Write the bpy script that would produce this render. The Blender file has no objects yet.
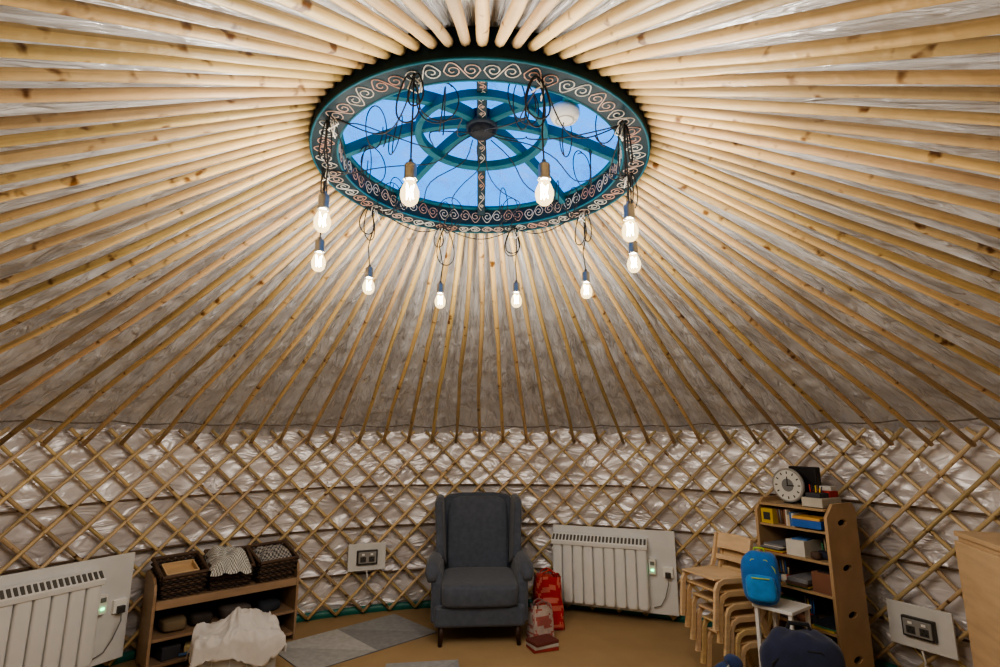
import bpy, math, random
from mathutils import Vector, Matrix, noise
random.seed(7)
pi=math.pi
sc=bpy.context.scene
def S(r,g,b):
    f=lambda c:(c/255/12.92) if c/255<=.04045 else ((c/255+.055)/1.055)**2.4
    return (f(r),f(g),f(b),1.0)
def fn(x,y,z,s=1.0): return noise.noise(Vector((x*s,y*s,z*s)))
# ---------------------------------------------------------------- materials
def mk(name):
    m=bpy.data.materials.new(name); m.use_nodes=True
    nt=m.node_tree; b=nt.nodes['Principled BSDF']
    return m,nt,b
def L(nt,a,b): nt.links.new(a,b)
def mat_attr(name,rough=.5,metal=0.0,nscale=(8,8,8),lo=.8,hi=1.1,bump=.0,bscale=60,uv=False,sheen=0,spec=.5,knots=False):
    m,nt,b=mk(name)
    at=nt.nodes.new('ShaderNodeAttribute'); at.attribute_name='Col'
    tc=nt.nodes.new('ShaderNodeTexCoord'); mp=nt.nodes.new('ShaderNodeMapping')
    mp.inputs['Scale'].default_value=nscale
    L(nt,tc.outputs['UV' if uv else 'Object'],mp.inputs[0])
    n=nt.nodes.new('ShaderNodeTexNoise'); n.inputs['Scale'].default_value=1; n.inputs['Detail'].default_value=5
    L(nt,mp.outputs[0],n.inputs['Vector'])
    r=nt.nodes.new('ShaderNodeMapRange'); r.inputs['From Min'].default_value=.3; r.inputs['From Max'].default_value=.7
    r.inputs['To Min'].default_value=lo; r.inputs['To Max'].default_value=hi
    L(nt,n.outputs[0],r.inputs[0])
    mx=nt.nodes.new('ShaderNodeVectorMath'); mx.operation='SCALE'
    L(nt,at.outputs['Color'],mx.inputs[0]); L(nt,r.outputs[0],mx.inputs['Scale'])
    out=mx.outputs[0]
    if knots:
        n2=nt.nodes.new('ShaderNodeTexNoise'); n2.inputs['Scale'].default_value=16; n2.inputs['Detail'].default_value=2
        L(nt,tc.outputs['Object'],n2.inputs['Vector'])
        cr=nt.nodes.new('ShaderNodeValToRGB'); cr.color_ramp.elements[0].position=.28; cr.color_ramp.elements[1].position=.37
        cr.color_ramp.elements[0].color=(.25,.15,.08,1); cr.color_ramp.elements[1].color=(1,1,1,1)
        L(nt,n2.outputs[0],cr.inputs[0])
        mm=nt.nodes.new('ShaderNodeVectorMath'); mm.operation='MULTIPLY'
        L(nt,out,mm.inputs[0]); L(nt,cr.outputs[0],mm.inputs[1]); out=mm.outputs[0]
    L(nt,out,b.inputs['Base Color'])
    b.inputs['Roughness'].default_value=rough; b.inputs['Metallic'].default_value=metal
    b.inputs['Specular IOR Level'].default_value=spec
    if sheen: b.inputs['Sheen Weight'].default_value=sheen
    if bump:
        nb=nt.nodes.new('ShaderNodeTexNoise'); nb.inputs['Scale'].default_value=bscale; nb.inputs['Detail'].default_value=4
        L(nt,tc.outputs['Object'],nb.inputs['Vector'])
        bp=nt.nodes.new('ShaderNodeBump'); bp.inputs['Strength'].default_value=bump; bp.inputs['Distance'].default_value=.01
        L(nt,nb.outputs[0],bp.inputs['Height']); L(nt,bp.outputs[0],b.inputs['Normal'])
    return m
M_POLE=mat_attr('peeled_pole_wood',.45,nscale=(5,1.6,1),lo=.60,hi=1.14,bump=.35,bscale=25,uv=True,knots=True)
M_WOOD=mat_attr('plywood',.5,nscale=(6,6,30),lo=.86,hi=1.08,bump=.05)
M_PAINT=mat_attr('painted_surface',.45,lo=.95,hi=1.04)
M_MATTE=mat_attr('matte_surface',.8,lo=.88,hi=1.08,bump=.15)
M_CLOTH=mat_attr('woven_cloth',.9,nscale=(25,25,25),lo=.85,hi=1.12,bump=.35,bscale=180,sheen=.2)
M_METAL=mat_attr('brushed_metal',.3,metal=.95,lo=.9,hi=1.05)
M_GLOSS=mat_attr('glossy_enamel',.28,lo=.97,hi=1.02)
def mat_satin(name,c1,c2,rough,strength,scale,wscale=(1,1,1),metal=.0,dist=.03,distort=.8):
    m,nt,b=mk(name)
    tc=nt.nodes.new('ShaderNodeTexCoord'); mp=nt.nodes.new('ShaderNodeMapping'); mp.inputs['Scale'].default_value=wscale
    L(nt,tc.outputs['UV'],mp.inputs[0])
    n=nt.nodes.new('ShaderNodeTexNoise'); n.inputs['Scale'].default_value=scale; n.inputs['Detail'].default_value=3
    n.inputs['Roughness'].default_value=.5; n.inputs['Distortion'].default_value=distort
    L(nt,mp.outputs[0],n.inputs['Vector'])
    n2=nt.nodes.new('ShaderNodeTexNoise'); n2.inputs['Scale'].default_value=scale*.4; n2.inputs['Detail'].default_value=3
    L(nt,mp.outputs[0],n2.inputs['Vector'])
    s=nt.nodes.new('ShaderNodeMath'); s.operation='SUBTRACT'; s.inputs[1].default_value=.5; L(nt,n.outputs[0],s.inputs[0])
    a=nt.nodes.new('ShaderNodeMath'); a.operation='ABSOLUTE'; L(nt,s.outputs[0],a.inputs[0])
    a2=nt.nodes.new('ShaderNodeMath'); a2.operation='SMOOTH_MAX'; a2.inputs[1].default_value=.03; a2.inputs[2].default_value=.05; L(nt,a.outputs[0],a2.inputs[0])
    ad=nt.nodes.new('ShaderNodeMath'); ad.operation='MULTIPLY_ADD'; ad.inputs[1].default_value=-2; L(nt,a2.outputs[0],ad.inputs[0]); L(nt,n2.outputs[0],ad.inputs[2])
    bp=nt.nodes.new('ShaderNodeBump'); bp.inputs['Strength'].default_value=strength; bp.inputs['Distance'].default_value=dist
    L(nt,ad.outputs[0],bp.inputs['Height']); L(nt,bp.outputs[0],b.inputs['Normal'])
    cr=nt.nodes.new('ShaderNodeValToRGB'); cr.color_ramp.elements[0].color=c1; cr.color_ramp.elements[1].color=c2
    cr.color_ramp.elements[0].position=.35; cr.color_ramp.elements[1].position=.65
    L(nt,n2.outputs[0],cr.inputs[0]); L(nt,cr.outputs[0],b.inputs['Base Color'])
    b.inputs['Roughness'].default_value=rough; b.inputs['Metallic'].default_value=metal
    return m
M_ROOF=mat_satin('roof_liner_satin',S(214,216,224),S(240,242,248),.29,.85,4.5,(4,1,1),metal=.25,dist=.04)
M_WALL=mat_satin('wall_liner_satin',S(206,200,201),S(236,232,234),.33,.65,4,(.8,1.7,1),metal=.22,dist=.045,distort=.9)
def emis(name,col,st,mixt=0):
    m=bpy.data.materials.new(name); m.use_nodes=True; nt=m.node_tree; nt.nodes.clear()
    o=nt.nodes.new('ShaderNodeOutputMaterial'); e=nt.nodes.new('ShaderNodeEmission'); e.inputs[0].default_value=col; e.inputs[1].default_value=st
    if mixt:
        t=nt.nodes.new('ShaderNodeBsdfTransparent'); mx=nt.nodes.new('ShaderNodeMixShader'); mx.inputs[0].default_value=1-mixt
        L(nt,t.outputs[0],mx.inputs[1]); L(nt,e.outputs[0],mx.inputs[2]); L(nt,mx.outputs[0],o.inputs[0])
    else: L(nt,e.outputs[0],o.inputs[0])
    return m
M_BULB=emis('lit_bulb_glass',(1,.74,.34,1),3.0,.5)
M_FIL=emis('filament',(1,.85,.55,1),90)
M_LED=emis('green_led',(.1,1,.3,1),4)
def mat_clear():
    m=bpy.data.materials.new('clear_plastic'); m.use_nodes=True; nt=m.node_tree; nt.nodes.clear()
    o=nt.nodes.new('ShaderNodeOutputMaterial'); t=nt.nodes.new('ShaderNodeBsdfTransparent'); g=nt.nodes.new('ShaderNodeBsdfGlossy'); g.inputs['Roughness'].default_value=.3
    d=nt.nodes.new('ShaderNodeBsdfDiffuse'); d.inputs[0].default_value=(.7,.72,.72,1)
    a=nt.nodes.new('ShaderNodeMixShader'); a.inputs[0].default_value=.7; L(nt,g.outputs[0],a.inputs[1]); L(nt,d.outputs[0],a.inputs[2])
    mx=nt.nodes.new('ShaderNodeMixShader'); mx.inputs[0].default_value=.45
    L(nt,t.outputs[0],mx.inputs[1]); L(nt,a.outputs[0],mx.inputs[2]); L(nt,mx.outputs[0],o.inputs[0])
    return m
M_CLEAR=mat_clear()
def mat_dome():
    m=bpy.data.materials.new('scuffed_clear_cover'); m.use_nodes=True; nt=m.node_tree; nt.nodes.clear()
    o=nt.nodes.new('ShaderNodeOutputMaterial'); t=nt.nodes.new('ShaderNodeBsdfTransparent'); t.inputs[0].default_value=(.8,.92,1,1)
    tr=nt.nodes.new('ShaderNodeBsdfTranslucent'); tr.inputs[0].default_value=(.45,.6,.8,1)
    df=nt.nodes.new('ShaderNodeBsdfDiffuse'); df.inputs[0].default_value=(.45,.55,.65,1)
    g=nt.nodes.new('ShaderNodeBsdfGlossy'); g.inputs['Roughness'].default_value=.2
    tc=nt.nodes.new('ShaderNodeTexCoord'); n=nt.nodes.new('ShaderNodeTexNoise'); n.inputs['Scale'].default_value=6; n.inputs['Detail'].default_value=9; n.inputs['Roughness'].default_value=.65; n.inputs['Distortion'].default_value=1.8
    L(nt,tc.outputs['Object'],n.inputs['Vector'])
    r=nt.nodes.new('ShaderNodeMapRange'); r.inputs['From Min'].default_value=.45; r.inputs['From Max'].default_value=.66; r.inputs['To Min'].default_value=.0; r.inputs['To Max'].default_value=.6
    L(nt,n.outputs[0],r.inputs[0])
    bp=nt.nodes.new('ShaderNodeBump'); bp.inputs['Strength'].default_value=1; L(nt,n.outputs[0],bp.inputs['Height']); L(nt,bp.outputs[0],g.inputs['Normal'])
    td=nt.nodes.new('ShaderNodeMixShader'); td.inputs[0].default_value=.4; L(nt,tr.outputs[0],td.inputs[1]); L(nt,df.outputs[0],td.inputs[2])
    a=nt.nodes.new('ShaderNodeMixShader'); L(nt,r.outputs[0],a.inputs[0]); L(nt,t.outputs[0],a.inputs[1]); L(nt,td.outputs[0],a.inputs[2])
    mx=nt.nodes.new('ShaderNodeMixShader'); mx.inputs[0].default_value=.06; L(nt,a.outputs[0],mx.inputs[1]); L(nt,g.outputs[0],mx.inputs[2]); L(nt,mx.outputs[0],o.inputs[0])
    return m
M_DOME=mat_dome()
# ---------------------------------------------------------------- mesh builder
class MB:
    def __init__(s): s.v=[];s.f=[];s.c=[];s.sm=[];s.uv=[]
    def add(s,vs,fs,col,smooth=False,uvs=None,M=None):
        o=len(s.v)
        for v in vs:
            v=Vector(v)
            if M is not None: v=M@v
            s.v.append(v)
        for i,f in enumerate(fs):
            s.f.append([o+k for k in f]); s.c.append(col); s.sm.append(smooth)
            s.uv.append(uvs[i] if uvs else None)
    def box(s,c,d,col,M=None,rz=0,taper=1.0):
        x,y,z=d[0]/2,d[1]/2,d[2]/2
        vs=[]
        for zz,t in((-z,1),(z,taper)):
            for xx,yy in((-x,-y),(x,-y),(x,y),(-x,y)): vs.append(Vector((xx*t,yy*t,zz)))
        R=Matrix.Rotation(rz,3,'Z')
        vs=[R@v+Vector(c) for v in vs]
        s.add(vs,[(3,2,1,0),(4,5,6,7),(0,1,5,4),(1,2,6,5),(2,3,7,6),(3,0,4,7)],col,False,None,M)
    def tube(s,path,r,col,n=8,caps=True,M=None,uoff=0,sx=1.0):
        P=[Vector(p) for p in path]; m=len(P)
        R=r if isinstance(r,(list,tuple)) else [r]*m
        t0=(P[1]-P[0]).normalized()
        up=Vector((0,0,1)) if abs(t0.z)<.9 else Vector((1,0,0))
        a=t0.cross(up).normalized()
        vs=[];ln=0;lens=[]
        for i in range(m):
            t=(P[min(i+1,m-1)]-P[max(i-1,0)])
            if t.length<1e-9: t=t0
            t=t.normalized()
            a=(a-t*a.dot(t)).normalized(); b=t.cross(a)
            if i: ln+=(P[i]-P[i-1]).length
            lens.append(ln)
            for k in range(n):
                an=2*pi*k/n
                vs.append(P[i]+(a*math.cos(an)*sx+b*math.sin(an))*R[i])
        fs=[];uv=[]
        for i in range(m-1):
            for k in range(n):
                k2=(k+1)%n
                fs.append((i*n+k,i*n+k2,(i+1)*n+k2,(i+1)*n+k))
                u0=uoff+k/n;u1=uoff+(k+1)/n
                uv.append([(u0,lens[i]+uoff),(u1,lens[i]+uoff),(u1,lens[i+1]+uoff),(u0,lens[i+1]+uoff)])
        if caps:
            fs.append(tuple(range(n))[::-1]); uv.append([(uoff,uoff)]*n)
            fs.append(tuple((m-1)*n+k for k in range(n))); uv.append([(uoff,uoff)]*n)
        s.add(vs,fs,col,True,uv,M)
    def lathe(s,prof,col,n=32,c=(0,0,0),M=None,smooth=True,closed=False):
        vs=[];fs=[];m=len(prof)
        for k in range(n):
            a=2*pi*k/n
            for r,z in prof: vs.append((c[0]+r*math.cos(a),c[1]+r*math.sin(a),c[2]+z))
        for k in range(n):
            k2=(k+1)%n
            for i in range(m if closed else m-1):
                j=(i+1)%m
                fs.append((k*m+i,k2*m+i,k2*m+j,k*m+j))
        s.add(vs,fs,col,smooth,None,M)
    def prism(s,prof,x0,x1,col,axis='X',M=None,smooth=False):
        n=len(prof)
        def mp(p,q):
            if axis=='X': return (q,p[0],p[1])
            if axis=='Y': return (p[0],q,p[1])
            return (p[0],p[1],q)
        vs=[mp(p,x0) for p in prof]+[mp(p,x1) for p in prof]
        fs=[tuple(range(n))[::-1],tuple(range(n,2*n))]+[(i,(i+1)%n,n+(i+1)%n,n+i) for i in range(n)]
        s.add(vs,fs,col,smooth,None,M)
    def sup(s,c,d,col,e=.4,e2=None,n=32,m=18,nz=0,ns=6,M=None,seed=0):
        e2=e if e2 is None else e2
        P=lambda v,p: math.copysign(abs(v)**p,v)
        vs=[];fs=[]
        for i in range(m+1):
            ph=-pi/2+pi*i/m
            for k in range(n):
                th=2*pi*k/n
                v=Vector((P(math.cos(ph),e)*P(math.cos(th),e2)*d[0]/2,P(math.cos(ph),e)*P(math.sin(th),e2)*d[1]/2,P(math.sin(ph),e)*d[2]/2))
                if nz:
                    q=fn(v.x+seed,v.y,v.z,ns); v=v*(1+nz*q)
                vs.append(v+Vector(c))
        for i in range(m):
            for k in range(n):
                k2=(k+1)%n; fs.append((i*n+k,i*n+k2,(i+1)*n+k2,(i+1)*n+k))
        s.add(vs,fs,col,True,None,M)
    def build(s,name,mat,parent=None,bevel=0,loc=None,rz=None,subs=0,segs=3):
        me=bpy.data.meshes.new(name); me.from_pydata([tuple(v) for v in s.v],[],s.f)
        me.polygons.foreach_set('use_smooth',s.sm)
        ca=me.color_attributes.new('Col','FLOAT_COLOR','CORNER')
        uvl=me.uv_layers.new(name='UVMap')
        for i,p in enumerate(me.polygons):
            for j,l in enumerate(p.loop_indices):
                ca.data[l].color=s.c[i]
                if s.uv[i]: uvl.data[l].uv=s.uv[i][j]
        me.materials.append(mat); me.update()
        o=bpy.data.objects.new(name,me); sc.collection.objects.link(o)
        if bevel:
            b=o.modifiers.new('bev','BEVEL'); b.width=bevel; b.segments=segs; b.limit_method='ANGLE'; b.angle_limit=math.radians(40)
            b.harden_normals=False
        if subs:
            u=o.modifiers.new('sub','SUBSURF'); u.levels=subs; u.render_levels=subs
        if parent: o.parent=parent
        if loc: o.location=loc
        if rz is not None: o.rotation_euler[2]=rz
        return o
def empty(name,loc=(0,0,0),rz=0):
    e=bpy.data.objects.new(name,None); e.empty_display_size=.1; sc.collection.objects.link(e); e.location=loc; e.rotation_euler[2]=rz
    return e
def polar(phi,r): a=math.radians(phi); return (r*math.sin(a),r*math.cos(a))
def wallmount(name,phi,r):
    x,y=polar(phi,r); return empty(name,(x,y,0),-math.radians(phi))
def jit(c,a=.1):
    k=1+random.uniform(-a,a); return (c[0]*k,c[1]*k*(1+random.uniform(-.04,.04)),c[2]*k*(1+random.uniform(-.12,.12)),1)
# ---------------------------------------------------------------- shell
WZ=1.55
b=MB(); b.lathe([(0.001,0),(1.5,0),(3.30,0),(3.30,-.06),(0.001,-.06)],S(170,143,104),96,smooth=False)
FL=mat_attr('tan_carpet',.85,nscale=(3,3,3),lo=.9,hi=1.06,bump=.3,bscale=140)
b.build('floor',FL)
def grid_surface(name,mat,fu,nu,nv,uvs=(1,1)):
    vs=[];fs=[];uv=[]
    for j in range(nv+1):
        for i in range(nu):
            vs.append(fu(2*pi*i/nu,j/nv))
    for j in range(nv):
        for i in range(nu):
            i2=(i+1)%nu
            fs.append((j*nu+i,j*nu+i2,(j+1)*nu+i2,(j+1)*nu+i))
            U=lambda a,bb:(a/nu*uvs[0],bb/nv*uvs[1])
            uv.append([U(i,j),U(i+1,j),U(i+1,j+1),U(i,j+1)])
    q=MB(); q.add(vs,fs,(1,1,1,1),True,uv); return q.build(name,mat)
def wallf(a,t):
    z=t*1.66
    x,y=math.cos(a)*3.2,math.sin(a)*3.2
    r=3.27+.020*fn(x,y,z*1.3,4)+.009*fn(x,y,z*2,9)-.010*abs(fn(x,y,z*2+5,6))
    for zb in (1.10,.74,.34):
        r+=-.018*math.exp(-((z-zb)/.03)**2)
    return (r*math.cos(a),r*math.sin(a),z)
grid_surface('wall_round',M_WALL,wallf,840,90,(20,1.66))
def rooff(a,t):
    r=3.31+(.69-3.31)*t; z=1.585+(2.80-1.585)*t+.03*math.sin(pi*t)
    w=min(1,(1-t)*1.6)
    d=.034*w*fn(math.cos(a)*14,math.sin(a)*14,t*2.2)+.014*w*fn(math.cos(a)*r,math.sin(a)*r,z,9)+.02*w*fn(math.cos(a)*4,math.sin(a)*4,t*9)
    d+=.014*math.exp(-((t-.05)/.05)**2)*fn(math.cos(a)*60,math.sin(a)*60,t*8)
    return ((r+d*.4)*math.cos(a),(r+d*.4)*math.sin(a),z+d)
grid_surface('ceiling',M_ROOF,rooff,900,90,(20,2.8))
b=MB(); b.lathe([(3.235,0.0),(3.225,.02),(3.23,.06),(3.245,.062)],S(30,110,100),128)
b.build('baseboard_round',M_PAINT)
b=MB(); pth=[]
for k in range(337):
    a=2*pi*k/336
    pth.append((3.10*math.cos(a),3.10*math.sin(a),1.665-.02*abs(math.sin(a*21))+.01*fn(math.cos(a)*9,math.sin(a)*9,1)))
b.tube(pth,.005,S(110,100,88),5,caps=False)
b.build('trim_cord',M_MATTE)
b=MB()
for zb in (1.10,.74,.34):
    pth=[]
    for k in range(241):
        a=2*pi*k/240
        pth.append((3.228*math.cos(a),3.228*math.sin(a),zb+.012*fn(math.cos(a)*3,math.sin(a)*3,zb*3)))
    b.tube(pth,.008,S(110,90,72),6,caps=False)
b.build('trim_bands',M_MATTE)
# lattice
N=86
b=MB()
wc=S(210,184,140)
for fam in (0,1):
    rr=3.205 if fam==0 else 3.178
    sg=1 if fam==0 else -1
    for k in range(N):
        a0=2*pi*k/N
        z0,z1=.03,1.61
        pth=[];n=12
        for i in range(n+1):
            z=z0+(z1-z0)*i/n
            a=a0+sg*(WZ-z)*1.0/3.2+random.uniform(-.0009,.0009)
            pth.append((rr*math.sin(a),rr*math.cos(a),z))
        r0=random.uniform(.0115,.015)
        b.tube(pth,[r0*random.uniform(.92,1.07) for _ in pth],jit(wc,.2),7,uoff=random.uniform(0,50))
b.build('lattice_frame',M_POLE)
# roof poles
b=MB()
pc=S(205,175,126)
for k in range(N):
    a=2*pi*k/N
    n=14
    p0=Vector((3.135,0,WZ-.045)); p1=Vector((.70,0,2.745))
    ra=random.uniform(.0140,.0175); rb=random.uniform(.0150,.0185)
    s1,s2=random.uniform(0,99),random.uniform(0,99)
    pth=[];rad=[]
    for i in range(n+1):
        t=i/n; p=p0.lerp(p1,t)
        w=math.sin(pi*t)
        la=.034*w*fn(s1,t*2.0,0)+random.uniform(-.0015,.0015); ve=.03*w*fn(s2,t*2,5)
        ve+=.018*math.sin(pi*min(t*2.2,1))
        x,y,z=p.x,la,p.z+ve
        pth.append((x*math.sin(a)+y*math.cos(a),x*math.cos(a)-y*math.sin(a),z))
        rad.append((ra+(rb-ra)*t)*random.uniform(.92,1.08))
    b.tube(pth,rad,jit(pc,.28),8,uoff=random.uniform(0,50))
b.build('roof_poles',M_POLE)
# ---------------------------------------------------------------- crown
CZ=2.685
RO=.705; RI=.60
crown=empty('crown_wheel',(0,0,0))
dk=S(14,34,42); teal=S(10,72,86)
M_RING=mat_attr('ring_paint',.6,lo=.95,hi=1.04,spec=.2)
b=MB()
b.lathe([(RI,CZ),(RO,CZ),(RO+.007,CZ+.11),(RI,CZ+.11)],dk,96,closed=True,smooth=False)
b.build('ring',M_RING,crown,bevel=.004)
b=MB()
for r in (RI+.001,RO-.002): b.tube([(r*math.cos(2*pi*k/96),r*math.sin(2*pi*k/96),CZ+.002) for k in range(97)],.005,teal,6,caps=False)
b.tube([((RI-.003)*math.cos(2*pi*k/96),(RI-.003)*math.sin(2*pi*k/96),CZ+.10) for k in range(97)],.012,teal,6,caps=False)
b.build('ring_edges',M_RING,crown)
HZ=.24
def arch(a,r0,r1,z0,z1,w,h,col,b,n=14):
    vs=[];fs=[]
    for i in range(n+1):
        t=i/n; r=r0+(r1-r0)*t; z=z0+(z1-z0)*math.sin(t*pi/2)
        c=Vector((r*math.sin(a),r*math.cos(a),z)); s=Vector((math.cos(a),-math.sin(a),0))
        for sx,sz in((-1,-1),(1,-1),(1,1),(-1,1)): vs.append(c+s*sx*w/2+Vector((0,0,sz*h/2)))
    for i in range(n):
        for k in range(4):
            k2=(k+1)%4; fs.append((i*4+k,i*4+k2,i*4+4+k2,i*4+4+k))
    fs+= [(3,2,1,0),(n*4,n*4+1,n*4+2,n*4+3)]
    b.add(vs,fs,col)
b=MB()
for k in range(8):
    a=k*pi/4
    arch(a,RI+.02,.05,CZ+.07,CZ+HZ,.042 if k%4==0 else .032,.05,dk if k in(0,4) else teal,b)
b.build('spokes',M_RING,crown,bevel=.003)
b=MB()
b.lathe([(.262,CZ+.165),(.293,CZ+.16),(.293,CZ+.195),(.262,CZ+.20)],teal,64,closed=True,smooth=False)
b.build('inner_ring',M_RING,crown,bevel=.003)
b=MB()
b.lathe([(.001,CZ+.175),(.045,CZ+.175),(.062,CZ+.19),(.065,CZ+.27),(.03,CZ+.285),(.001,CZ+.285)],S(16,18,24),24)
b.lathe([(.062,CZ+.2),(.07,CZ+.205),(.07,CZ+.225),(.062,CZ+.23)],S(40,46,52),24)
b.build('hub',M_RING,crown)
b=MB()
def scroll(mapf,L_,amp,col,flip,th_=.0022):
    pts=[]
    for i in range(15):
        t=i/14; pts.append((L_*(t-.5)*1.0, amp*math.sin(2*pi*t)*(1 if flip else -1)))
    b.tube([mapf(*p) for p in pts],th_,col,4)
    for sgn in(-1,1):
        pts=[]
        for i in range(17):
            th=i/16*2*pi*1.35; r=amp*.75*(1-i/16*.8)
            pts.append((sgn*L_*.25+r*math.cos(th)*sgn, (r*math.sin(th))*(1 if flip else -1)*sgn))
        b.tube([mapf(*p) for p in pts],th_,col,4)
oc=[S(166,142,130),S(172,168,162),S(160,124,110),S(170,160,152)]
NS=32
rm=(RO+RI)/2
for k in range(NS):
    a0=2*pi*(k+.5)/NS
    scroll(lambda u,v:((rm+v)*math.sin(a0+u/rm),(rm+v)*math.cos(a0+u/rm),CZ-.001),.118,.038,oc[k%4],k%2)
    scroll(lambda u,v:((RI-.0005)*math.sin(a0+u/RI),(RI-.0005)*math.cos(a0+u/RI),CZ+.052+v),.108,.034,oc[(k+1)%4],k%2)
for a in (0,pi):
    for j in range(4):
        r=.13+j*.125
        def mf(u,v):
            rr=r+u; t=(RI+.02-rr)/(RI-.03); z=CZ+.07+(HZ-.07)*math.sin(t*pi/2)-.026
            return (v*math.cos(a)+rr*math.sin(a),rr*math.cos(a),z)
        scroll(mf,.11,.014,oc[j%4],j%2,.0018)
b.build('painted_scrolls',M_RING,crown)
b=MB(); b.lathe([(.74*math.sin(t*pi/2/14)+.0005,CZ+.125+.19*math.cos(t*pi/2/14)) for t in range(15)],(1,1,1,1),96)
b.build('window_1',M_DOME)
sm=empty('smoke_alarm',(.32,-.29,CZ+.10),0)
b=MB(); b.lathe([(.001,-.035),(.035,-.035),(.05,-.028),(.058,-.01),(.058,.012),(.001,.012)],S(180,178,172),32)
b.lathe([(.03,-.0355),(.034,-.038),(.038,-.0345)],S(130,130,125),32)
b.build('body',M_MATTE,sm)
b=MB(); b.box((.0,.0,.022),(.03,.22,.02),S(20,80,88)); b.build('bracket',M_RING,sm,bevel=.002)
# ---------------------------------------------------------------- pendants
cab=MB()
blk=S(16,15,15)
BZ=2.28
BR=.662
for k in range(10):
    a=math.radians(18+36*k)
    x,y=BR*math.sin(a)-.012,BR*math.cos(a)
    bz=BZ+random.uniform(-.012,.012)
    p=empty('pendant_light',(x,y,bz))
    b=MB(); b.lathe([(.012,.046),(.013,.035),(.021,.02),(.0285,.0),(.0288,-.013),(.0245,-.031),(.0145,-.042),(.0005,-.046)],(1,1,1,1),24)
    b.build('bulb',M_BULB,p)
    b=MB(); b.tube([(.008*math.cos(i*1.3)*1.4,.008*math.sin(i*1.3)*1.4,-.022+.045*((i%2))) for i in range(9)],.0018,(1,1,1,1),5)
    b.build('filament',M_FIL,p)
    b=MB(); b.lathe([(.0005,.105),(.006,.105),(.008,.096),(.017,.090),(.019,.086),(.019,.045),(.0205,.043),(.0205,.037),(.013,.035)],S(140,136,128),24)
    b.build('lamp_holder',M_METAL,p)
    top=CZ-bz-.003
    sw=random.uniform(-.012,.012)
    b=MB(); b.tube([(0,0,.103),(sw,.004,.2),(-sw,0,.3),(0,0,top)],.003,blk,6)
    ca,sa=math.cos(-a),math.sin(-a)
    off=random.choice((-1,1))
    for q_ in range(2):
        n=24; lp=[]; wd_=random.uniform(.03,.05); ll=random.uniform(.15,.25)*(1 if q_==0 else .65)
        for i in range(n+1):
            th=2*pi*i/n
            dr=(1-math.cos(th))*.5
            u=off*(.022+wd_*math.sin(th)*(.55+.75*dr)); w=top-.002-ll*dr
            v=.012*math.sin(th*.5)*(1 if q_ else -1)
            lp.append((u*ca-v*sa,u*sa+v*ca,w))
        b.tube(lp,.0028,blk,6)
        off*=-.6 if k%2 else 1
    b.build('cord',M_MATTE,p)
    ld=bpy.data.lights.new('bulb_light','POINT'); ld.energy=18; ld.color=(1,.915,.79); ld.shadow_soft_size=.03
    lo=bpy.data.objects.new('bulb_light',ld); sc.collection.objects.link(lo); lo.parent=p
    n=24; q=[]
    s1=random.uniform(0,50)
    A=Vector((.05*math.sin(a),.05*math.cos(a),CZ+.17)); B=Vector((x*.98,y*.98,CZ-.006))
    amp=random.uniform(.04,.12)
    for i in range(n+1):
        t=i/n; P=A.lerp(B,t); P.z-=amp*math.sin(pi*t)
        P.x+=.16*math.sin(pi*t)*fn(s1,t*3,1); P.y+=.16*math.sin(pi*t)*fn(s1,t*3,7)
        q.append(P)
    cab.tube(q,.0026,blk,6)
    a2=a+math.radians(36); C=Vector((BR*.97*math.sin(a2),BR*.97*math.cos(a2),CZ-.006))
    if k%3!=1:
        q=[]
        for i in range(n+1):
            t=i/n; P=B.lerp(C,t); P.z-=.09*math.sin(pi*t); P.x*=1-.1*math.sin(pi*t); P.y*=1-.1*math.sin(pi*t); q.append(P)
        cab.tube(q,.0026,blk,6)
    for i in range(2):
        lr=random.uniform(.035,.07); f=random.uniform(.6,.92); cc=Vector((B.x*f,B.y*f,CZ+.02)); q=[]
        ta=Vector((math.cos(a+i),-math.sin(a+i),0)); ph=random.uniform(0,6)
        for j in range(31):
            th=2*pi*j/30*1.15+ph
            q.append(cc+ta*(lr*math.cos(th))+Vector((.012*math.sin(j*.2),.012*math.cos(j*.15),.085*math.sin(th))))
        cab.tube(q,.0024,blk,6)
    ang=Vector((math.cos(a),-math.sin(a),0))
    for sgn in (-.014,.0,.014):
        s0=B+ang*sgn
        cab.tube([s0+Vector((0,0,-.004)),s0+Vector((random.uniform(-.02,.02),random.uniform(-.02,.02),-.035)),s0+Vector((random.uniform(-.035,.035),random.uniform(-.02,.02),-.06))],.0022,S(225,220,210),5)
cab.build('pendant_cables',M_MATTE)
# ---------------------------------------------------------------- armchair
ch=empty('wingback_armchair',(0.0,2.62,0),0.03)
cc=S(78,84,96)
b=MB()
b.box((0,-.02,.215),(.70,.74,.16),cc)
b.build('seat_base',M_CLOTH,ch,bevel=.03,segs=4)
b=MB(); b.sup((0,-.10,.36),(.60,.66,.17),cc,.28,.25,48,20); b.build('seat_cushion',M_CLOTH,ch)
b=MB()
Mx=Matrix.Translation((0,.30,.36))@Matrix.Rotation(math.radians(-13),4,'X')
b.prism([(-.30,0),(.30,0),(.335,.50),(.33,.63),(.29,.685),(.15,.705),(-.15,.705),(-.29,.685),(-.33,.63),(-.335,.50)],0,.14,cc,'Y',Mx)
b.build('back_frame',M_CLOTH,ch,bevel=.035,segs=4)
b=MB()
Mx=Matrix.Translation((0,.265,.40))@Matrix.Rotation(math.radians(-13),4,'X')
b.sup((0,.02,.28),(.54,.13,.70),S(82,88,100),.35,.3,40,24,M=Mx)
b.build('back_cushion',M_CLOTH,ch)
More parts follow.
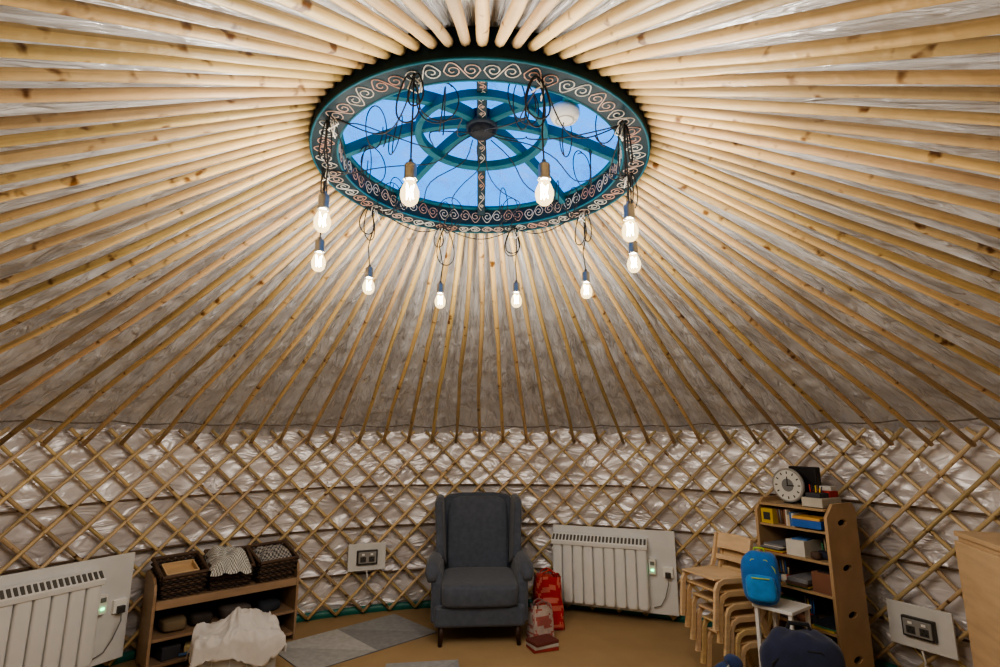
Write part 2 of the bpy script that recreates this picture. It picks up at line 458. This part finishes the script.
for sg in(-1,1):
    b=MB()
    w=[(.38,.40),(.10,.50),(-.02,.56),(.0,.66),(.05,.74),(.07,.84),(.085,.94),(.13,1.0),(.22,1.025),(.44,1.03),(.48,.98),(.42,.6)]
    vs=[]
    n=len(w)
    for x0 in(.275,.345):
        for (yy,zz) in w: 
            fl=.035*max(0,(zz-.5))/.5+.03*max(0,(.3-yy))
            vs.append((sg*(x0+fl),yy,zz))
    fs=[tuple(range(n))[::-1],tuple(range(n,2*n))]+[(i,(i+1)%n,n+(i+1)%n,n+i) for i in range(n)]
    b.add(vs,fs,cc); b.build('wing_%d'%(1 if sg<0 else 2),M_CLOTH,ch,bevel=.028,segs=4)
    b=MB()
    b.prism([(-.36,.16),(.34,.16),(.38,.56),(-.20,.56),(-.33,.53),(-.37,.45)],sg*.295,sg*.375,cc,'X')
    b.build('arm_panel_%d'%(1 if sg<0 else 2),M_CLOTH,ch,bevel=.025,segs=4)
    b=MB()
    pth=[(sg*.35,.36,.545),(sg*.355,.1,.55),(sg*.365,-.15,.555),(sg*.37,-.28,.545),(sg*.372,-.345,.52),(sg*.37,-.38,.47)]
    b.tube(pth,[.05,.055,.056,.056,.052,.032],cc,14)
    b.build('arm_roll_%d'%(1 if sg<0 else 2),M_CLOTH,ch,bevel=0)
    for yy,nm in((-.34,'front'),(.32,'rear')):
        b=MB()
        b.tube([(sg*.29,yy,.15),(sg*.30,yy-.01 if yy<0 else yy+.03,.0)],[.026,.015],S(58,38,28),10)
        b.build('leg_%s_%d'%(nm,1 if sg<0 else 2),M_WOOD,ch)
b=MB()
b.tube([(-.29,-.40,.30),(0,-.425,.30),(.29,-.40,.30)],.006,S(60,65,74),6)
b.build('piping',M_CLOTH,ch)
# ---------------------------------------------------------------- radiators
def radiator(phi,r=3.085):
    e=wallmount('electric_radiator',phi,r)
    iv=S(226,227,226)
    b=MB(); b.box((0,.0,.415),(1.08,.022,.675),S(218,219,219)); b.build('backing_board',M_PAINT,e,bevel=.003)
    b=MB()
    x0=-.53; w=.84
    b.box((x0+w/2,-.035,.40),(w,.045,.56),iv)
    nf=9
    b.build('body',M_GLOSS,e,bevel=.006)
    b=MB()
    for i in range(nf):
        cx=x0+w*(i+.5)/nf
        b.sup((cx,-.075,.365),(w/nf-.006,.05,.50),iv,.18,.5,20,14)
    b.build('fins',M_GLOSS,e)
    b=MB()
    b.prism([(-.11,.60),(-.115,.635),(-.06,.685),(-.015,.69),(-.015,.60)],x0-.004,x0+w+.004,iv,'X')
    b.build('top_grille',M_GLOSS,e,bevel=.004)
    b=MB()
    for i in range(26):
        cx=x0+w*(i+.5)/26
        Mx=Matrix.Translation((cx,-.089,.663))@Matrix.Rotation(math.radians(-42),4,'X')
        b.box((0,0,0),(.018,.006,.055),S(95,92,88),Mx)
    b.build('grille_slots',M_MATTE,e)
    b=MB(); b.box((x0+w+.035,-.03,.46),(.055,.05,.12),S(236,234,228)); b.box((x0+w+.035,-.058,.49),(.035,.006,.03),S(120,125,120))
    b.build('thermostat',M_PAINT,e,bevel=.004)
    b=MB(); b.box((x0+w+.035,-.059,.435),(.02,.006,.014),(0,1,0,1)); b.build('led',M_LED,e)
    b=MB(); b.box((.47,-.02,.42),(.085,.03,.085),S(240,240,236)); b.box((.47,-.045,.40),(.045,.03,.045),S(60,60,60)); b.build('socket',M_PAINT,e,bevel=.004)
    b=MB(); b.tube([(.47,-.05,.40),(.47,-.06,.33),(.44,-.04,.22),(.40,-.03,.15),(.34,-.03,.13)],.004,S(120,120,118),6); b.build('power_cord',M_PAINT,e)
    return e
radiator(22.7)
radiator(-61.2)
def sockboard(phi,z,w,h,r=3.13):
    e=wallmount('wall_socket',phi,r)
    b=MB(); b.box((0,0,z),(w,.018,h),S(214,213,210)); b.build('board',M_PAINT,e,bevel=.003)
    b=MB(); b.box((0,-.022,z),(.18,.03,.12),S(60,58,56)); b.build('back_box',M_PAINT,e,bevel=.004)
    b=MB(); b.box((0,-.041,z),(.155,.01,.095),S(150,148,144)); b.build('plate',M_PAINT,e,bevel=.003)
    b=MB()
    for sx in(-.037,.037):
        b.box((sx,-.048,z+.028),(.022,.006,.014),S(240,238,232))
        b.box((sx,-.0462,z-.014),(.05,.002,.045),S(70,68,66))
        for dx,dz in((0,.008),(-.011,-.014),(.011,-.014)): b.box((sx+dx,-.0475,z+dz-.008),(.006,.003,.010),S(20,20,20))
    b.build('switches',M_PAINT,e)
    b=MB(); b.tube([(0,-.02,z-h/2),(.01,-.02,z-h/2-.06),(-.01,-.015,z-h/2-.14)],.006,S(210,208,204),6); b.build('cable',M_PAINT,e)
sockboard(-18.7,.50,.33,.23)
sockboard(63.2,.37,.36,.26)
# ---------------------------------------------------------------- left toy shelf
ts=wallmount('toy_shelf',-40.4,2.955)
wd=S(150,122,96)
b=MB()
for sg in(-1,1):
    b.prism([(-.165,.0),(-.165,.50),(-.15,.56),(-.10,.60),(.10,.62),(.16,.60),(.165,.0),(.10,.0),(.08,.03),(-.08,.03),(-.10,0)],sg*.48,sg*.50,S(160,132,104),'X')
b.build('side_panels',M_WOOD,ts,bevel=.004)
b=MB()
for z in(.455,.22,.06): b.box((0,.0,z-.01),(.958,.32,.02),wd)
b.box((0,-.158,.43),(.958,.016,.055),S(165,136,108))
b.build('boards',M_WOOD,ts,bevel=.003)
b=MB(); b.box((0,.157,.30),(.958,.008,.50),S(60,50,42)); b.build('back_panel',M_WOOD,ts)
def basket(x,y,z,w,d,h,par):
    b=MB(); bc=[S(74,58,48),S(52,42,36),S(92,72,58)]
    rows=10
    for i in range(rows):
        t=(i+.5)/rows; ww=w/2*(.86+.14*t); dd=d/2*(.86+.14*t); zz=z+h*t
        loop=[];n=12
        for (ax,ay,bx,by) in((-1,-1,1,-1),(1,-1,1,1),(1,1,-1,1),(-1,1,-1,-1)):
            for j in range(n):
                u=j/n; px=(ax+(bx-ax)*u); py=(ay+(by-ay)*u)
                o=.006*(1 if (j+i)%2 else -1)
                nx=ww+o; ny=dd+o
                loop.append((x+px*nx,y+py*ny,zz))
        loop.append(loop[0])
        b.tube(loop,h/rows*.56,bc[i%3],5,caps=False)
    b.box((x,y,z+.006),(w*.84,d*.84,.01),bc[1])
    ri=[(x-w/2,y-d/2),(x+w/2,y-d/2),(x+w/2,y+d/2),(x-w/2,y+d/2),(x-w/2,y-d/2)]
    pts=[]
    for i in range(4):
        for j in range(6): pts.append(Vector((*ri[i],z+h)).lerp(Vector((*ri[i+1],z+h)),j/6))
    pts.append(pts[0])
    b.tube(pts,.012,bc[2],8,caps=False)
    return b.build('basket',M_MATTE,par)
def cloth(w,d,h,ns,amp,c1,c2,name,par,loc,check=0,seed=0):
    n=34;b=MB();vs=[]
    for i in range(n+1):
        for j in range(n+1):
            u=i/n*2-1;v=j/n*2-1
            e=max(0,1-max(abs(u),abs(v))**4)
            z=h*e*(.75+.5*fn(u*1.3+seed,v*1.3,0))+amp*fn(u+seed,v,2,ns)+amp*.6*(1-abs(fn(u+seed,v,4,ns*1.2))*2)
            vs.append((u*w/2*(1+.1*fn(v*3,seed,0)),v*d/2*(1+.1*fn(u*3,seed,9)),z))
    for i in range(n):
        for j in range(n):
            a=i*(n+1)+j
            col=c1
            if check and ((i//check+j//check)%2): col=c2
            b.add([vs[a],vs[a+n+1],vs[a+n+2],vs[a+1]],[(0,1,2,3)],col,True)
    o=b.build(name,M_CLOTH,par,loc=loc)
    m=o.modifiers.new('w','WELD'); m.merge_threshold=.0005
    return o
for i,x in enumerate((-.325,.0,.32)):
    be=empty('wicker_basket',(0,0,0))
    be.matrix_world=Matrix.Translation(ts.location)@Matrix.Rotation(ts.rotation_euler[2],4,'Z')@Matrix.Translation((x,.01,.492))@Matrix.Rotation(math.radians(17),4,'X')@Matrix.Rotation((.06,-.08,.05)[i],4,'Z')
    basket(0,0,0.0,.29,.29,.17,be)
    if i==0:
        b=MB(); b.box((0,0,.11),(.20,.15,.012),S(200,170,130)); 
        for sx in(-1,1): b.box((sx*.1,0,.13),(.01,.16,.05),S(216,186,146))
        for sy in(-1,1): b.box((0,sy*.078,.13),(.20,.01,.05),S(216,186,146))
        b.box((0,0,.06),(.15,.12,.08),S(110,85,60)); b.build('wooden_tray',M_WOOD,be,bevel=.002)
    elif i==1: cloth(.28,.32,.11,2,.03,S(215,215,210),S(130,128,122),'gingham_cloth',be,(-.02,-.06,.15),1,3)
    else: cloth(.25,.23,.06,2,.025,S(170,166,160),S(84,84,88),'patterned_cloth',be,(0,0,.14),2,9)
it=empty('shelf_toys'); it.matrix_world=Matrix.Translation(ts.location)@Matrix.Rotation(ts.rotation_euler[2],4,'Z')
b=MB()
b.sup((-.34,-.02,.265),(.16,.18,.085),S(120,104,80),.5,nz=.2); b.sup((-.15,.0,.26),(.14,.16,.075),S(60,52,48),.5,nz=.3,seed=2)
b.sup((.08,-.02,.27),(.22,.2,.09),S(90,82,78),.5,nz=.3,seed=5); b.sup((.33,0,.26),(.18,.2,.075),S(50,54,62),.5,nz=.3,seed=6)
b.box((-.36,-.04,.0605+.04),(.12,.16,.08),S(60,60,66),rz=.2); b.box((-.20,-.06,.0605+.03),(.10,.12,.06),S(190,170,120),rz=-.3)
b.tube([(-.30,-.12,.075),(-.12,-.14,.08),(-.05,-.12,.075)],.012,S(70,100,140),8)
b.box((.25,-.02,.0605+.045),(.26,.2,.09),S(96,84,74),rz=.05)
b.build('assorted_toys',M_MATTE,it,bevel=.004)
# ---------------------------------------------------------------- clear storage box + blankets
SBX,SBY=-1.585,1.73
sb=empty('storage_box',(SBX,SBY,0),math.radians(30))
b=MB()
W,D,H=.44,.33,.27
b.prism([(-W/2+.02,-D/2+.02),(W/2-.02,-D/2+.02),(W/2-.02,D/2-.02),(-W/2+.02,D/2-.02)],.002,.008,(1,1,1,1),'Z')
for sg in(-1,1):
    b.box((sg*W/2,0,H/2+.004),(.005,D,H),(1,1,1,1)); b.box((0,sg*D/2,H/2+.004),(W,.005,H),(1,1,1,1))
b.build('tub',M_CLEAR,sb)
b=MB()
b.tube([(-W/2-.008,-D/2-.008,H),(W/2+.008,-D/2-.008,H),(W/2+.008,D/2+.008,H),(-W/2-.008,D/2+.008,H),(-W/2-.008,-D/2-.008,H)],.008,S(200,205,205),6)
for x in(-.15,-.05,.05,.15): b.box((x,-D/2-.004,H*.45),(.006,.006,H*.8),S(180,185,185))
b.build('rim_and_ribs',M_PAINT,sb)
b=MB()
for k in range(7): b.sup((random.uniform(-.08,.08),random.uniform(-.05,.05),.05+.03*k),(.24,.18,.08),(S(190,185,175),S(150,150,150),S(210,200,190),S(120,110,105))[k%4],.6,nz=.3,seed=k)
b.build('stored_cloth',M_CLOTH,sb)
bl=empty('white_blanket',(SBX,SBY,0),math.radians(30))
b=MB(); n=80; vs=[];fs=[]
for i in range(n+1):
    for j in range(n+1):
        u=(i/n*2-1)*.33; v=(j/n*2-1)*.27
        lim=1+.5*fn(u*5,v*5,3)
        ex=max(0,abs(u)-.23); ey=max(0,abs(v)-.175)
        k=math.hypot(ex,ey)
        x=math.copysign(min(abs(u),.23)+min(ex,.02)+ex*.12,u); y=math.copysign(min(abs(v),.175)+min(ey,.02)+ey*.12,v)
        cr=math.exp(-((u/.18)**2+(v/.13)**2))
        f1=fn(u*.4+v*1.0+4,v*1.0-u*1.6,1,6)
        fold=math.exp(-(f1/.12)**2)
        f2=fn(u*1.3-v*.4+9,v*.9+u*.9,5,7)
        fold2=math.exp(-(f2/.10)**2)
        z=.30-k*1.2*lim+.11*cr+.05*fn(u,v*1.6,0,4)+.022*fold+.016*fold2
        vs.append((x+.03*fn(u,v,3,6),y+.03*fn(u,v,7,6),max(z,.1)))
for i in range(n):
    for j in range(n):
        a=i*(n+1)+j; fs.append((a,a+n+1,a+n+2,a+1))
M_SMC=mat_attr('soft_cotton',.9,nscale=(25,25,25),lo=.95,hi=1.05,bump=.08,bscale=180,sheen=.2)
b.add(vs,fs,S(200,195,190),True); o=b.build('drape',M_SMC,bl)
m=o.modifiers.new('s','SOLIDIFY'); m.thickness=.005
# ---------------------------------------------------------------- mats
def mat_rug(name,cx,cy,rz,w,l,nx,ny):
    b=MB(); g=[S(165,165,163),S(140,141,142),S(185,185,182),S(152,154,155)]
    b.box((0,0,.004),(w,l,.007),S(120,120,122))
    for i in range(nx):
        for j in range(ny):
            x0=-w/2+w*i/nx;x1=-w/2+w*(i+1)/nx;y0=-l/2+l*j/ny;y1=-l/2+l*(j+1)/ny
            z=.0085
            b.add([(x0,y0,z),(x1,y0,z),(x1,y1,z)],[(0,1,2)],g[(i+j)%4]); b.add([(x0,y0,z),(x1,y1,z),(x0,y1,z)],[(0,1,2)],g[(i+j+2)%4])
    b.build(name,M_CLOTH,None,loc=(cx,cy,0),rz=rz)
mat_rug('grey_rug',-.95,2.42,math.radians(-48),.62,1.10,1,2)
mat_rug('grey_rug',-.33,1.38,0.1,.5,1.2,1,2)
# ---------------------------------------------------------------- bags by chair
def bag(name,x,y,rz,w,d,h,col,col2,mat,seed,pat=None):
    e=empty(name,(x,y,0),rz); b=MB()
    n=40;m=20;vs=[];fs=[]
    for i in range(m+1):
        t=i/m
        for k in range(n):
            th=2*pi*k/n
            P=lambda v,p: math.copysign(abs(v)**p,v)
            sh=1-.08*t; dd=1-.55*t
            X=P(math.cos(th),.3)*w/2*sh; Y=P(math.sin(th),.3)*d/2*dd
            q=.03*fn(X+seed,Y,t*h,9)*min(1,t*4)
            vs.append(Vector((X+q,Y+q*.8,t*h*(1+.06*fn(X,Y,seed,8))+.003)))
    for i in range(m):
        for k in range(n):
            k2=(k+1)%n
            c=col
            if pat and fn(k*.35+seed,i*.45,0)>.12: c=pat
            b.add([vs[i*n+k],vs[i*n+k2],vs[(i+1)*n+k2],vs[(i+1)*n+k]],[(0,1,2,3)],c,True)
    b.add(vs[:n],[tuple(range(n))[::-1]],col)
    o=b.build('body',mat,e); mm=o.modifiers.new('w','WELD'); mm.merge_threshold=.0004
    b=MB()
    for sy in(-1,1):
        b.tube([(-w*.22,sy*d*.2,h*.93),(-w*.2,sy*d*.2,h*1.08),(0,sy*d*.22,h*1.13),(w*.2,sy*d*.2,h*1.08),(w*.22,sy*d*.2,h*.93)],.007,col2,6)
    for k in range(3): b.sup((random.uniform(-.04,.04),0,h*(.74+.09*k)),(w*.6,d*.4,h*.25),(col2,S(220,210,200),S(170,60,50))[k],.5,nz=.3,seed=k+seed)
    b.build('handles_and_contents',M_CLOTH,e)
    return e
bag('carrier_bag',.585,2.66,.1,.25,.2,.40,S(176,28,30),S(180,46,40),M_PAINT,3,S(196,110,96))
bag('carrier_bag',.49,2.40,.4,.19,.16,.25,S(176,160,152),S(140,104,96),M_CLOTH,8,S(160,90,82))
b=MB()
for k in range(3): b.box((0,0,.012+k*.022),(.2,.15,.02),(S(150,56,48),S(185,180,172),S(110,56,48))[k],rz=k*.1)
b.build('book_pile',M_MATTE,None,bevel=.002,loc=(.48,2.20,0),rz=.3)
# ---------------------------------------------------------------- stacked children's chairs
def kid_chair(loc,rz):
    b=MB(); c=jit(S(212,182,142),.06)
    def strip(pts,w,x,th=.02):
        P=[Vector((0,p[0],p[1])) for p in pts]; L_=[];R_=[]
        for i,p in enumerate(P):
            t=(P[min(i+1,len(P)-1)]-P[max(i-1,0)]).normalized(); nn=Vector((0,-t.z,t.y))
            L_.append(p+nn*w/2);R_.append(p-nn*w/2)
        vs=[];
        for q in range(len(P)):
            for base,xx in((L_,x-th/2),(R_,x-th/2),(R_,x+th/2),(L_,x+th/2)): vs.append((xx,base[q].y,base[q].z))
        fs=[]
        for q in range(len(P)-1):
            for k in range(4): k2=(k+1)%4; fs.append((q*4+k,q*4+k2,q*4+4+k2,q*4+4+k))
        fs+=[(0,1,2,3),((len(P)-1)*4+3,(len(P)-1)*4+2,(len(P)-1)*4+1,(len(P)-1)*4)]
        b.add(vs,fs,c)
    for sg in(-1,1):
        strip([(-.175,0),(-.16,.12),(-.15,.22),(-.13,.255),(-.09,.27),(.05,.265),(.10,.28),(.125,.33),(.15,.42),(.17,.50)],.034,sg*.15)
        strip([(.19,0),(.15,.12),(.11,.24),(.08,.262)],.034,sg*.15)
    b.box((0,-.02,.283),(.30,.28,.012),c)
    for z,hh in((.455,.10),(.35,.03)):
        vs=[];n=8
        for i in range(n+1):
            t=i/n*2-1; x=t*.16; y=.147+(z-.42)*.25+.03*(1-t*t)
            for dz in(-hh/2,hh/2):
                vs.append((x,y+dz*.25,z+dz)); vs.append((x,y+.012+dz*.25,z+dz))
        fs=[]
        for i in range(n):
            o=i*4
            fs+=[(o,o+4,o+6,o+2),(o+1,o+3,o+7,o+5),(o+2,o+6,o+7,o+3),(o,o+1,o+5,o+4)]
        fs+=[(0,2,3,1),(n*4,n*4+1,n*4+3,n*4+2)]
        b.add(vs,fs,c)
    return b.build('childrens_chair',M_WOOD,None,bevel=.003,loc=loc,rz=rz)
rz=math.radians(-72)
fd=Vector((math.sin(rz),-math.cos(rz),0))
for k in range(6):
    p=Vector((1.745,1.62,0))+fd*(k*.036)
    kid_chair((p.x,p.y,k*.078),rz+random.uniform(-.03,.03))
# ---------------------------------------------------------------- bookshelf
fdir=Vector((-.9,-.44)).normalized()
rzb=math.atan2(fdir.x,-fdir.y)
FR=Vector((2.236,1.366)); lat=Vector((-.44,.9)).normalized()
Wb,Db,Hb=.52,.33,1.12
ctr=FR+lat*(Wb/2)-fdir*(Db/2)
bs=empty('bookshelf',(ctr.x,ctr.y,0),rzb)
def holed_panel(name,outline,holes,th,par,M,col):
    cu=bpy.data.curves.new(name,'CURVE'); cu.dimensions='2D'; cu.fill_mode='BOTH'; cu.extrude=th/2; cu.bevel_depth=.0015
    def sp(pts):
        s=cu.splines.new('POLY'); s.points.add(len(pts)-1)
        for i,p in enumerate(pts): s.points[i].co=(p[0],p[1],0,1)
        s.use_cyclic_u=True
    sp(outline)
    for (hx,hy,rx,ry) in holes: sp([(hx+rx*math.cos(-2*pi*k/24),hy+ry*math.sin(-2*pi*k/24)) for k in range(24)])
    o=bpy.data.objects.new(name,cu); sc.collection.objects.link(o)
    bpy.context.view_layer.update()
    dg=bpy.context.evaluated_depsgraph_get(); me=bpy.data.meshes.new_from_object(o.evaluated_get(dg))
    bpy.data.objects.remove(o)
    ca=me.color_attributes.new('Col','FLOAT_COLOR','CORNER')
    for d in ca.data: d.color=col
    me.materials.clear(); me.materials.append(M_WOOD)
    o=bpy.data.objects.new(name,me); sc.collection.objects.link(o); o.parent=par; o.matrix_local=M
    return o
def rot_panel(x):
    return Matrix.Translation((x,0,0))@Matrix(((0,0,1,0),(1,0,0,0),(0,1,0,0),(0,0,0,1)))
ol=[(-Db/2,0),(Db/2,0),(Db/2,Hb-.04),(Db/2-.04,Hb),(-Db/2+.08,Hb),(-Db/2,Hb-.08)]
hol=[(0,z,.05,.022) for z in (1.0,.72,.44,.18)]
pw=S(180,150,114)
for sg in(-1,1): holed_panel('side_panel_%d'%(1 if sg<0 else 2),ol,hol,.018,bs,rot_panel(sg*(Wb/2-.009)),pw)
SH=[.08,.34,.56,.76,.95,1.09]
b=MB()
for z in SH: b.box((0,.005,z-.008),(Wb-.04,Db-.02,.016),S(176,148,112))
b.build('boards',M_WOOD,bs,bevel=.002)
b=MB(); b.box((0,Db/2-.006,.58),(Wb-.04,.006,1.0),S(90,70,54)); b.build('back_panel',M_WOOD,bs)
Mb=Matrix.Translation((ctr.x,ctr.y,0))@Matrix.Rotation(rzb,4,'Z')
def inb(name):
    e=empty(name); e.matrix_world=Mb; return e
bk=inb('shelf_books'); b=MB()
pal=[S(220,190,60),S(190,60,50),S(60,110,170),S(215,210,200),S(70,130,90),S(40,44,60),S(130,90,70),S(130,130,135),S(200,180,150),S(90,70,60),S(30,30,34)]
for si,z in enumerate(SH[:5]):
    nxt=SH[si+1]-.02; gap=nxt-z
    if si==4:
        b.box((-.185,-.05,z+.05),(.09,.18,.098),S(206,176,60)); b.box((-.185,-.142,z+.05),(.05,.004,.05),S(60,60,60))
        for k in range(4): b.tube([(-.12+k*.014,-.10,z+.006),(-.125+k*.018,-.11,z+.10)],.005,random.choice(pal),6)
        x=-.06
        while x<.0:
            t=random.uniform(.006,.02); h=gap*random.uniform(.6,.9); d=random.uniform(.14,.2)
            b.box((x+t/2,-Db/2+.035+d/2,z+h/2+.001),(t*.94,d,h),random.choice(pal)); x+=t
    else:
        for q in range(3):
            xx=-.16+q*.16; kind=(si+q)%3
            if kind==0:
                zz=z+.001
                for k in range(random.randint(3,6)):
                    t=random.uniform(.005,.02)
                    if zz+t>nxt-.03: break
                    b.box((xx+random.uniform(-.008,.008),-.02+random.uniform(-.03,.0),zz+t/2),(.145,.24,t*.94),random.choice(pal),rz=random.uniform(-.06,.06)); zz+=t
            elif kind==1:
                hh=gap*random.uniform(.45,.75); b.box((xx,-.03,z+.001+hh/2),(.13,.2,hh),random.choice(pal))
                b.box((xx,-.03,z+.001+hh+.004),(.10,.14,.008),random.choice(pal),rz=.2)
            else:
                for k in range(5):
                    b.sup((xx+random.uniform(-.05,.05),-.08+random.uniform(-.04,.06),z+.027),(.06,.06,.05),random.choice(pal),.6,n=14,m=8)
                for k in range(4): b.tube([(xx-.03+k*.015,-.02,z+.01),(xx-.035+k*.02,-.03,z+gap*random.uniform(.5,.8))],.005,random.choice(pal),6)
b.build('books',M_MATTE,bk)
bx=inb('document_tray'); b=MB()
b.box((.12,-.10,.985),(.20,.14,.05),S(50,100,180)); b.box((.12,-.10,1.02),(.19,.14,.018),S(220,170,90)); b.build('tray',M_PAINT,bx,bevel=.003)
tp=inb('desk_clock'); zt=1.094
b=MB(); b.box((-.02,.09,zt+.125),(.20,.06,.25),S(30,28,30)); b.build('case',M_PAINT,tp,bevel=.006)
CX=-.07;CR=.118
Mc=Matrix.Translation((CX,-.03,zt+CR+.004))@Matrix.Rotation(pi/2,4,'X')
b=MB(); b.lathe([(.0005,-.014),(CR-.01,-.014),(CR,-.008),(CR,.012),(CR-.012,.015),(CR-.012,.011)],S(150,148,144),48,M=Mc); b.build('frame',M_PAINT,tp)
b=MB(); b.lathe([(.0005,.0112),(CR-.012,.0112)],S(206,204,198),48,M=Mc)
for k in range(12):
    a=k*pi/6; Mk=Mc@Matrix.Rotation(-a,4,'Z'); b.box((0,.086,.012),(.008,.018,.001),S(30,30,30),Mk)
b.lathe([(.0005,.0118),(.045,.0118)],S(120,120,120),32,M=Mc)
b.box((.0,.03,.013),(.007,.06,.001),S(20,20,20),Mc); b.box((.022,-.002,.0135),(.055,.007,.001),S(20,20,20),Mc); b.build('dial',M_PAINT,tp)
b=MB(); b.box((CX,-.03,zt+.003),(.07,.05,.006),S(40,40,40)); b.build('foot',M_PAINT,tp)
st=inb('stationery_boxes'); b=MB()
b.box((.15,-.02,zt+.03),(.14,.22,.06),S(190,184,172)); b.box((.15,.03,zt+.08),(.12,.1,.04),S(170,50,44)); b.box((.155,-.07,zt+.075),(.1,.1,.03),S(60,62,70))
b.box((.16,.05,zt+.115),(.08,.06,.03),S(200,200,196))
b.build('boxes',M_MATTE,st,bevel=.003)
b=MB()
for k in range(7): b.tube([(.10+.012*k,-.05,zt+.06),(.10+.014*k,-.055,zt+.06+random.uniform(.05,.09))],.004,random.choice(pal),6)
b.build('pens',M_PAINT,st)
# ---------------------------------------------------------------- small white table
wt=empty('side_table',(1.845,1.29,0),math.radians(-55))
b=MB(); b.box((0,0,.545),(.24,.25,.02),S(216,215,212)); b.box((0,.0,.22),(.21,.22,.012),S(212,211,208))
for sx in(-1,1):
    for sy in(-1,1): b.box((sx*.10,sy*.105,.27),(.022,.022,.54),S(218,216,212))
b.build('table',M_PAINT,wt,bevel=.003)
def backpack(name,loc,rz,s,c1,c2,c3,tilt=0,seed=0,nz=.07,hf=1.0):
    e=empty(name,loc,rz); e.rotation_euler[0]=tilt; b=MB()
    b.sup((0,0,.19*s*hf),(.27*s,.16*s,.38*s*hf),c1,.62,.75,48,32,nz=nz,ns=12,seed=seed)
    b.build('body',M_CLOTH,e)
    b=MB(); b.sup((0,-.06*s,.13*s*hf),(.21*s,.10*s,.19*s*hf),c2,.5,.6,32,22,nz=nz,ns=12,seed=seed); b.build('pocket',M_CLOTH,e)
    b=MB()
    H_=s*hf
    b.tube([(-.04*s,.02*s,.36*H_),(-.03*s,.02*s,.40*H_),(.03*s,.02*s,.40*H_),(.04*s,.02*s,.36*H_)],.008*s,c3,6)
    for sx in(-1,1): b.tube([(sx*.07*s,.06*s,.33*H_),(sx*.09*s,.12*s,.26*H_),(sx*.10*s,.11*s,.15*H_),(sx*.10*s,.05*s,.06*H_)],.012*s,c3,8)
    b.tube([(-.09*s,-.065*s,.20*H_),(-.05*s,-.108*s,.205*H_),(.05*s,-.108*s,.205*H_),(.09*s,-.065*s,.20*H_)],.005*s,c3,6)
    b.tube([(-.115*s,-.03*s,.17*H_),(-.10*s,-.06*s,.27*H_),(-.05*s,-.065*s,.33*H_),(.05*s,-.065*s,.33*H_),(.10*s,-.06*s,.27*H_),(.115*s,-.03*s,.17*H_)],.005*s,c3,6)
    b.build('straps_and_zips',M_CLOTH,e)
backpack('school_bag',(1.725,1.275,.558),math.radians(-30),.80,S(28,104,180),S(40,130,200),S(160,190,70))
backpack('school_bag',(1.75,.95,.004),math.radians(-22),1.55,S(34,42,70),S(40,58,96),S(16,18,26),seed=3,hf=.87)
ds=empty('drawstring_bag',(1.37,1.00,0),0)
b=MB(); b.sup((0,0,.17),(.30,.24,.34),S(38,62,108),.85,.9,44,30,nz=.22,ns=7,seed=2); b.build('sack',M_CLOTH,ds)
b=MB(); b.sup((0.02,0,.35),(.09,.08,.07),S(34,54,96),.8,.9,20,14,nz=.4,ns=20); b.tube([(0,0,.34),(-.09,-.09,.30),(-.12,-.12,.18),(-.10,-.12,.05)],.006,S(190,190,180),6); b.build('neck_and_cord',M_CLOTH,ds)
# ---------------------------------------------------------------- right cabinet
cf=Vector((-.36,-.93)).normalized(); nf=Vector((-.93,.36)).normalized()
c0=Vector((2.18,.345))+cf*.4-nf*.18
rzc=math.atan2(nf.x,-nf.y)
cb=empty('plywood_cabinet',(c0.x,c0.y,0),rzc)
b=MB()
b.box((0,.0,.565),(.80,.35,1.09),S(182,154,120)); b.build('carcass',M_WOOD,cb,bevel=.004)
b=MB(); b.box((0,0,1.12),(.82,.37,.022),S(182,154,120)); b.box((0,.01,.012),(.76,.31,.024),S(110,85,60)); b.build('top_and_plinth',M_WOOD,cb,bevel=.003)
b=MB()
for sg in(-1,1): b.box((sg*.2,-.184,.565),(.392,.018,1.05),S(186,158,124))
b.build('doors',M_WOOD,cb,bevel=.003)
b=MB()
for sg in(-1,1): b.tube([(sg*.04,-.195,.5),(sg*.04,-.22,.51),(sg*.04,-.22,.61),(sg*.04,-.195,.62)],.006,S(170,168,160),8)
b.build('handles',M_METAL,cb)
b=MB(); b.sup((0,0,.20),(.24,.24,.40),S(220,110,24),.8,.9,28,18,nz=.1,ns=7); b.build('orange_beanbag',M_CLOTH,None,loc=(-2.41,.87,.006))
# ---------------------------------------------------------------- world, camera
w=bpy.data.worlds.new('sky'); sc.world=w; w.use_nodes=True
bg=w.node_tree.nodes['Background']; bg.inputs[0].default_value=(.04,.31,.90,1); bg.inputs[1].default_value=1.7
cd=bpy.data.cameras.new('cam'); cd.lens=19.08; cd.sensor_width=36; cd.clip_start=.02
co=bpy.data.objects.new('cam',cd); sc.collection.objects.link(co)
co.location=(0,-2.13,1.55); co.rotation_euler=(math.radians(90+11.1),0,math.radians(-2.16))
sc.camera=co
sc.view_settings.view_transform='AgX'
sc.view_settings.look='AgX - Medium High Contrast'
sc.view_settings.exposure=0.52
